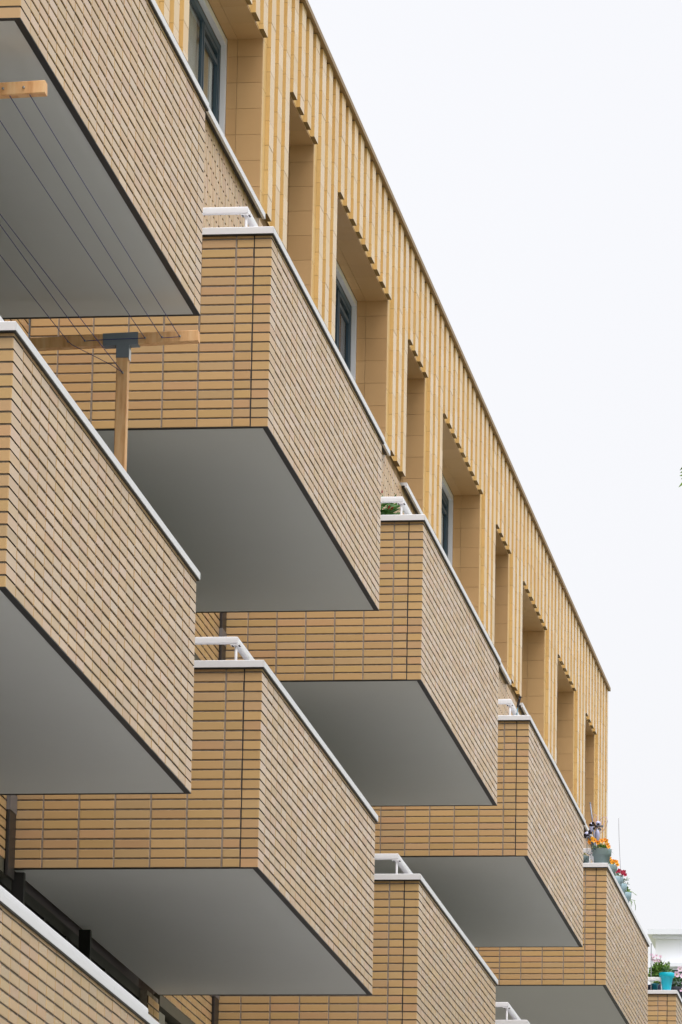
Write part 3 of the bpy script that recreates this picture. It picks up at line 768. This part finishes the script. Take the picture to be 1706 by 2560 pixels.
for p, dd in (((-0.383, 39.86, 9.672), (.3, -.3, 1)), ((-0.31, 39.86, 9.543), (1, -.2, .5)), ((-0.33, 39.86, 9.55), (.8, -.3, .7)), ((-0.45, 39.9, 9.66), (-.3, -.3, 1))):
    m = MB(); p = Vector(p) - F
    for k in range(4): leaf(m, p + Vector((random.uniform(-.006, .006), 0, random.uniform(-.006, .006))), Vector(dd) + Vector((random.uniform(-.25, .25), random.uniform(-.25, .25), random.uniform(-.25, .25))), .030, .012, -.2)
    m.build('blossom', RED, t)

# slender pole with a dark grip on the fourth balcony
t = empty('pole', (-0.34, 47.75, zA + 0.2), 'slender teal pole with a dark grip leaning behind the white handrail', 'pole'); F = Vector(t.location)
m = MB(); m.tube([(0, 0, 0), Vector((-0.168, 47.8, 9.585)) - F], .006, 10); m.build('shaft', paint('teal_shaft', srgb(92, 132, 150), .4), t)
m = MB(); m.tube([Vector((-0.170, 47.8, 9.59)) - F, Vector((-0.156, 47.8, 9.65)) - F, Vector((-0.148, 47.8, 9.68)) - F], .0115, 12); m.tube([Vector((-0.1485, 47.8, 9.678)) - F, Vector((-0.146, 47.8, 9.688)) - F], .0145, 12)
m.build('grip', BLK, t)

# pots on the farthest balcony
random.seed(31)
C5 = CZ + 0.06
TURQ = paint('turquoise_pot', srgb(10, 196, 222), 0.4, 0.03, 6); TEAL = paint('deep_teal_pot', srgb(10, 120, 140), 0.4, 0.03, 6); CHAR = paint('charcoal_pot', srgb(66, 68, 80), 0.6)
t = plant_pot('flower_pot', (-0.128, 64.62, C5), 0.092, 0.046, 0.232, 0.052, TURQ, 'tall bright turquoise pot with green leaves on the corner of the farthest balcony', 'flower pot')
m = MB(); bush(m, (0, 0, .25), (.07, .07, .03), 50, .05, .02)
m.build('foliage', LEAFD, t)
t = plant_pot('flower_pot', (-0.29, 65.1, C5 - 0.35), 0.13, 0.10, 0.50, 0.06, paint('navy_pot', srgb(40, 48, 74), .5), 'large dark blue pot with bushy green plant and pale pink flowers behind the handrail', 'flower pot')
m = MB(); bush(m, (0.04, -.02, .65), (.12, .12, .115), 620, .055, .028); bush(m, (0.10, -.02, .60), (.10, .1, .06), 200, .05, .026)
for q in ((-.06, .86), (-.04, .83), (.0, .85), (.05, .84), (.01, .80), (.04, .79), (.14, .76), (.16, .77), (.12, .75)):
    m.tube([(q[0] * .4, 0, .6), (q[0] * .8, -.02, .5 + q[1] * .35), (q[0], -.04, q[1])], .0025, 5)
for q in ((.14, .765), (.16, .775), (.12, .755), (.15, .75)):
    for k in range(3): leaf(m, (q[0], -.04, q[1]), (random.uniform(-1, 1), -.3, random.uniform(0, 1)), .03, .014)
m.build('foliage', LEAF, t)
for x, z in ((-.06, .87), (-.035, .84), (.0, .86), (.048, .85), (.012, .805), (.04, .80), (-.02, .80), (-.05, .82)):
    blossom(t, (x, -.05 + random.uniform(-.02, .02), z), (random.uniform(-.4, .4), -1, random.uniform(0, .5)), .021, [PINK, PEYE])
t = plant_pot('flower_pot', (-0.278, 64.75, C5), 0.042, 0.036, 0.125, 0.018, TEAL, 'small deep teal pot tucked under the white handrail', 'flower pot')
m = MB(); bush(m, (0.02, -.02, .14), (.04, .03, .02), 24, .04, .015); m.build('foliage', LEAF, t)
t = plant_pot('flower_pot', (-0.055, 65.32, C5), 0.10, 0.075, 0.16, 0.04, CHAR, 'charcoal pot with large pale pink flowers at the right edge, beside the turquoise pot', 'flower pot')
m = MB(); bush(m, (0.01, -.02, .22), (.085, .09, .075), 170, .05, .022)
for q in ((.05, .37), (0.0, .31), (.08, .28)): m.tube([(0, 0, .16), (q[0] * .6, -.03, q[1] * .7), (q[0], -.05, q[1] - .01)], .0025, 5)
m.build('foliage', LEAFD, t)
for x, z, r in ((.04, .375, .034), (.0, .31, .038), (.07, .29, .03), (.09, .2, .03), (.06, .12, .026)): blossom(t, (x, -.085, z), (random.uniform(-.2, .2), -1, random.uniform(0, .3)), r, [PINK, PEYE], 6)
m = MB(); m.tube([(-.345, 64.95, zA + .25), (-.344, 64.95, 10.085)], .0055, 8); m.tube([(-.344, 64.95, 10.083), (-.344, 64.95, 10.092)], .008, 8)
tag(m.build('stake', paint('grey_stake', srgb(128, 132, 136), .5)), 'short grey plant stake rising above the pink flowers at the far balcony', 'stake')

# ------------------------------------------------------------------ distant white building
t = empty('distant_building', (10, 116, GZ), 'distant white flat roofed building with a grey roof edge behind the far balcony', 'building')
F = Vector(t.location)
def dpart(m, name, mats, parent=None):
    o = m.build(name, mats, parent or t)
    if not parent: o.location = -F
    return o
FARW = paint('far_white_render', srgb(238, 240, 246), .8, .02, .3); FARG = paint('far_grey_metal', srgb(222, 225, 232), .5, .03, 1); FARB = glass_material('far_window_glass', (.5, .6, .7, 1), .9)
m = MB(); m.box(-3.95, 30, 110.25, 122, GZ - .2, 17.22); dpart(m, 'wall', FARW)
m = MB(); m.box(-4.10, 30.1, 110.0, 122.1, 17.285, 17.39); m.box(-4.0, 30.05, 110.1, 122.05, 17.221, 17.284); dpart(m, 'roof', FARG)
for i, z in enumerate((16.60, 13.6, 10.6, 7.6, 4.6, 1.6)):
    m = MB(); m.box(-3.72, 29, 109.9, 110.2, z, z + .075); c = dpart(m, 'canopy', FARG)
    for j in range(8):
        x = -3.6 + 4.1 * j
        m = MB(); m.box(x, x + 3.6, 110.19, 110.235, z - 1.8, z - .03); wn = dpart(m, 'window', FRAMEB)
        m = MB(); m.box(x + .08, x + 3.52, 110.18, 110.188, z - 1.72, z - .1); o = dpart(m, 'pane', paint('far_pane', srgb(150, 168, 184), .15) if (i, j) == (0, 0) else D.materials['far_pane'], wn)

# ------------------------------------------------------------------ tree at the right edge
random.seed(17)
t = empty('tree', (5.0, 30.0, GZ), 'young tree whose leaf tips reach in at the right edge against the sky', 'tree')
BARK = paint('bark', srgb(96, 84, 70), .9, .2, 12)
cr = Vector((4.05, 30, 7.6)) - Vector(t.location)
m = MB(); m.tube([(0, 0, -.05), (.05, 0, 3), (-.1, .05, 6), (-.3, 0, 9), (-.36, 0, 10.5)], .11, 12, 0, True, .012); m.build('trunk', BARK, t)
br = MB(); fo = MB()
for k in range(64):
    z = random.uniform(5.0, 10.6); an = random.uniform(0, 6.28); ln = random.uniform(.7, 1.35) * (1.1 - abs(z - 8.2) / 5)
    b0 = Vector((-.1 - (z - 5) * .05, 0, z)); e = b0 + Vector((math.cos(an) * ln, math.sin(an) * ln, random.uniform(.1, .5)))
    br.tube([b0, b0.lerp(e, .5) + Vector((0, 0, .08)), e], .025, 6, 0, True, .006)
    for j in range(110):
        q = b0.lerp(e, random.uniform(.3, 1.02)) + Vector((random.gauss(0, .12), random.gauss(0, .12), random.gauss(0, .1)))
        if q.x < -2.0 : continue
        leaf(fo, q, (random.gauss(0, 1), random.gauss(0, 1), random.gauss(-.2, .6)), random.uniform(.09, .15), random.uniform(.03, .05), .2)
# the twig that reaches into the picture
e = Vector((2.72, 30, 7.33)) - Vector(t.location); b0 = Vector((-.35, 0, 8.5)); br.tube([b0, b0.lerp(e, .5) + Vector((0, 0, .15)), e], .02, 6, 0, True, .004)
for (x, z, dz) in ((2.653, 7.389, -.035), (2.654, 7.374, -.012), (2.651, 7.357, -.004), (2.66, 7.336, -.03), (2.646, 7.289, -.04), (2.70, 7.42, -.03), (2.70, 7.27, -.05)):
    tip = Vector((x, 30, z)) - Vector(t.location); bs = tip + Vector((.055, random.uniform(-.02, .02), -dz + .012)); leaf(fo, bs, tip - bs, (tip - bs).length, .016, .0, (0, 1, .2))
for j in range(60):
    q = e + Vector((random.uniform(.12, .9), random.uniform(-.25, .25), random.uniform(-.16, .25))); leaf(fo, q, (random.uniform(-.25, 1), random.gauss(0, .6), random.gauss(-.1, .5)), .09, .022, .1)
br.build('branches', BARK, t); fo.build('crown', LEAF, t)

# ------------------------------------------------------------------ unseen trees across the road and behind camera, sized to darken lower balconies
random.seed(23)
tl = MB()
spots = [(random.uniform(14, 17.5), -52 + 10.5 * k + random.uniform(-2, 2)) for k in range(20)] + [(-30 + 8 * k, -44 + random.uniform(-3, 3)) for k in range(6)]
for cx, cy_ in spots:
    hgt = random.uniform(14.5, 18)
    tl.tube([(cx, cy_, GZ - .05), (cx + .1, cy_, GZ + hgt * .5), (cx, cy_ + .1, GZ + hgt * .85)], .22, 8, 1, True, .06)
    for j in range(700):
        an, u_, rr = random.uniform(0, 6.283), random.uniform(-1, 1), random.uniform(.55, 1) ** .5
        c_ = math.sqrt(1 - u_ * u_); q = Vector((cx + 3.6 * rr * c_ * math.cos(an), cy_ + 4.4 * rr * c_ * math.sin(an), GZ + hgt * .62 + hgt * .38 * rr * u_))
        d = Vector((random.gauss(0, 1), random.gauss(0, 1), random.gauss(0, .6))).normalized(); e_ = d.cross(Vector((random.gauss(0, 1), random.gauss(0, 1), 1))).normalized()
        l_ = random.uniform(.25, .5); tl.add([q - e_ * l_ * .5, q + d * l_, q + e_ * l_ * .5, q - d * l_ * .7], [(0, 1, 2, 3)])
tag(tl.build('unseen_shading_trees', [LEAFD, BARK]), kind='stuff')
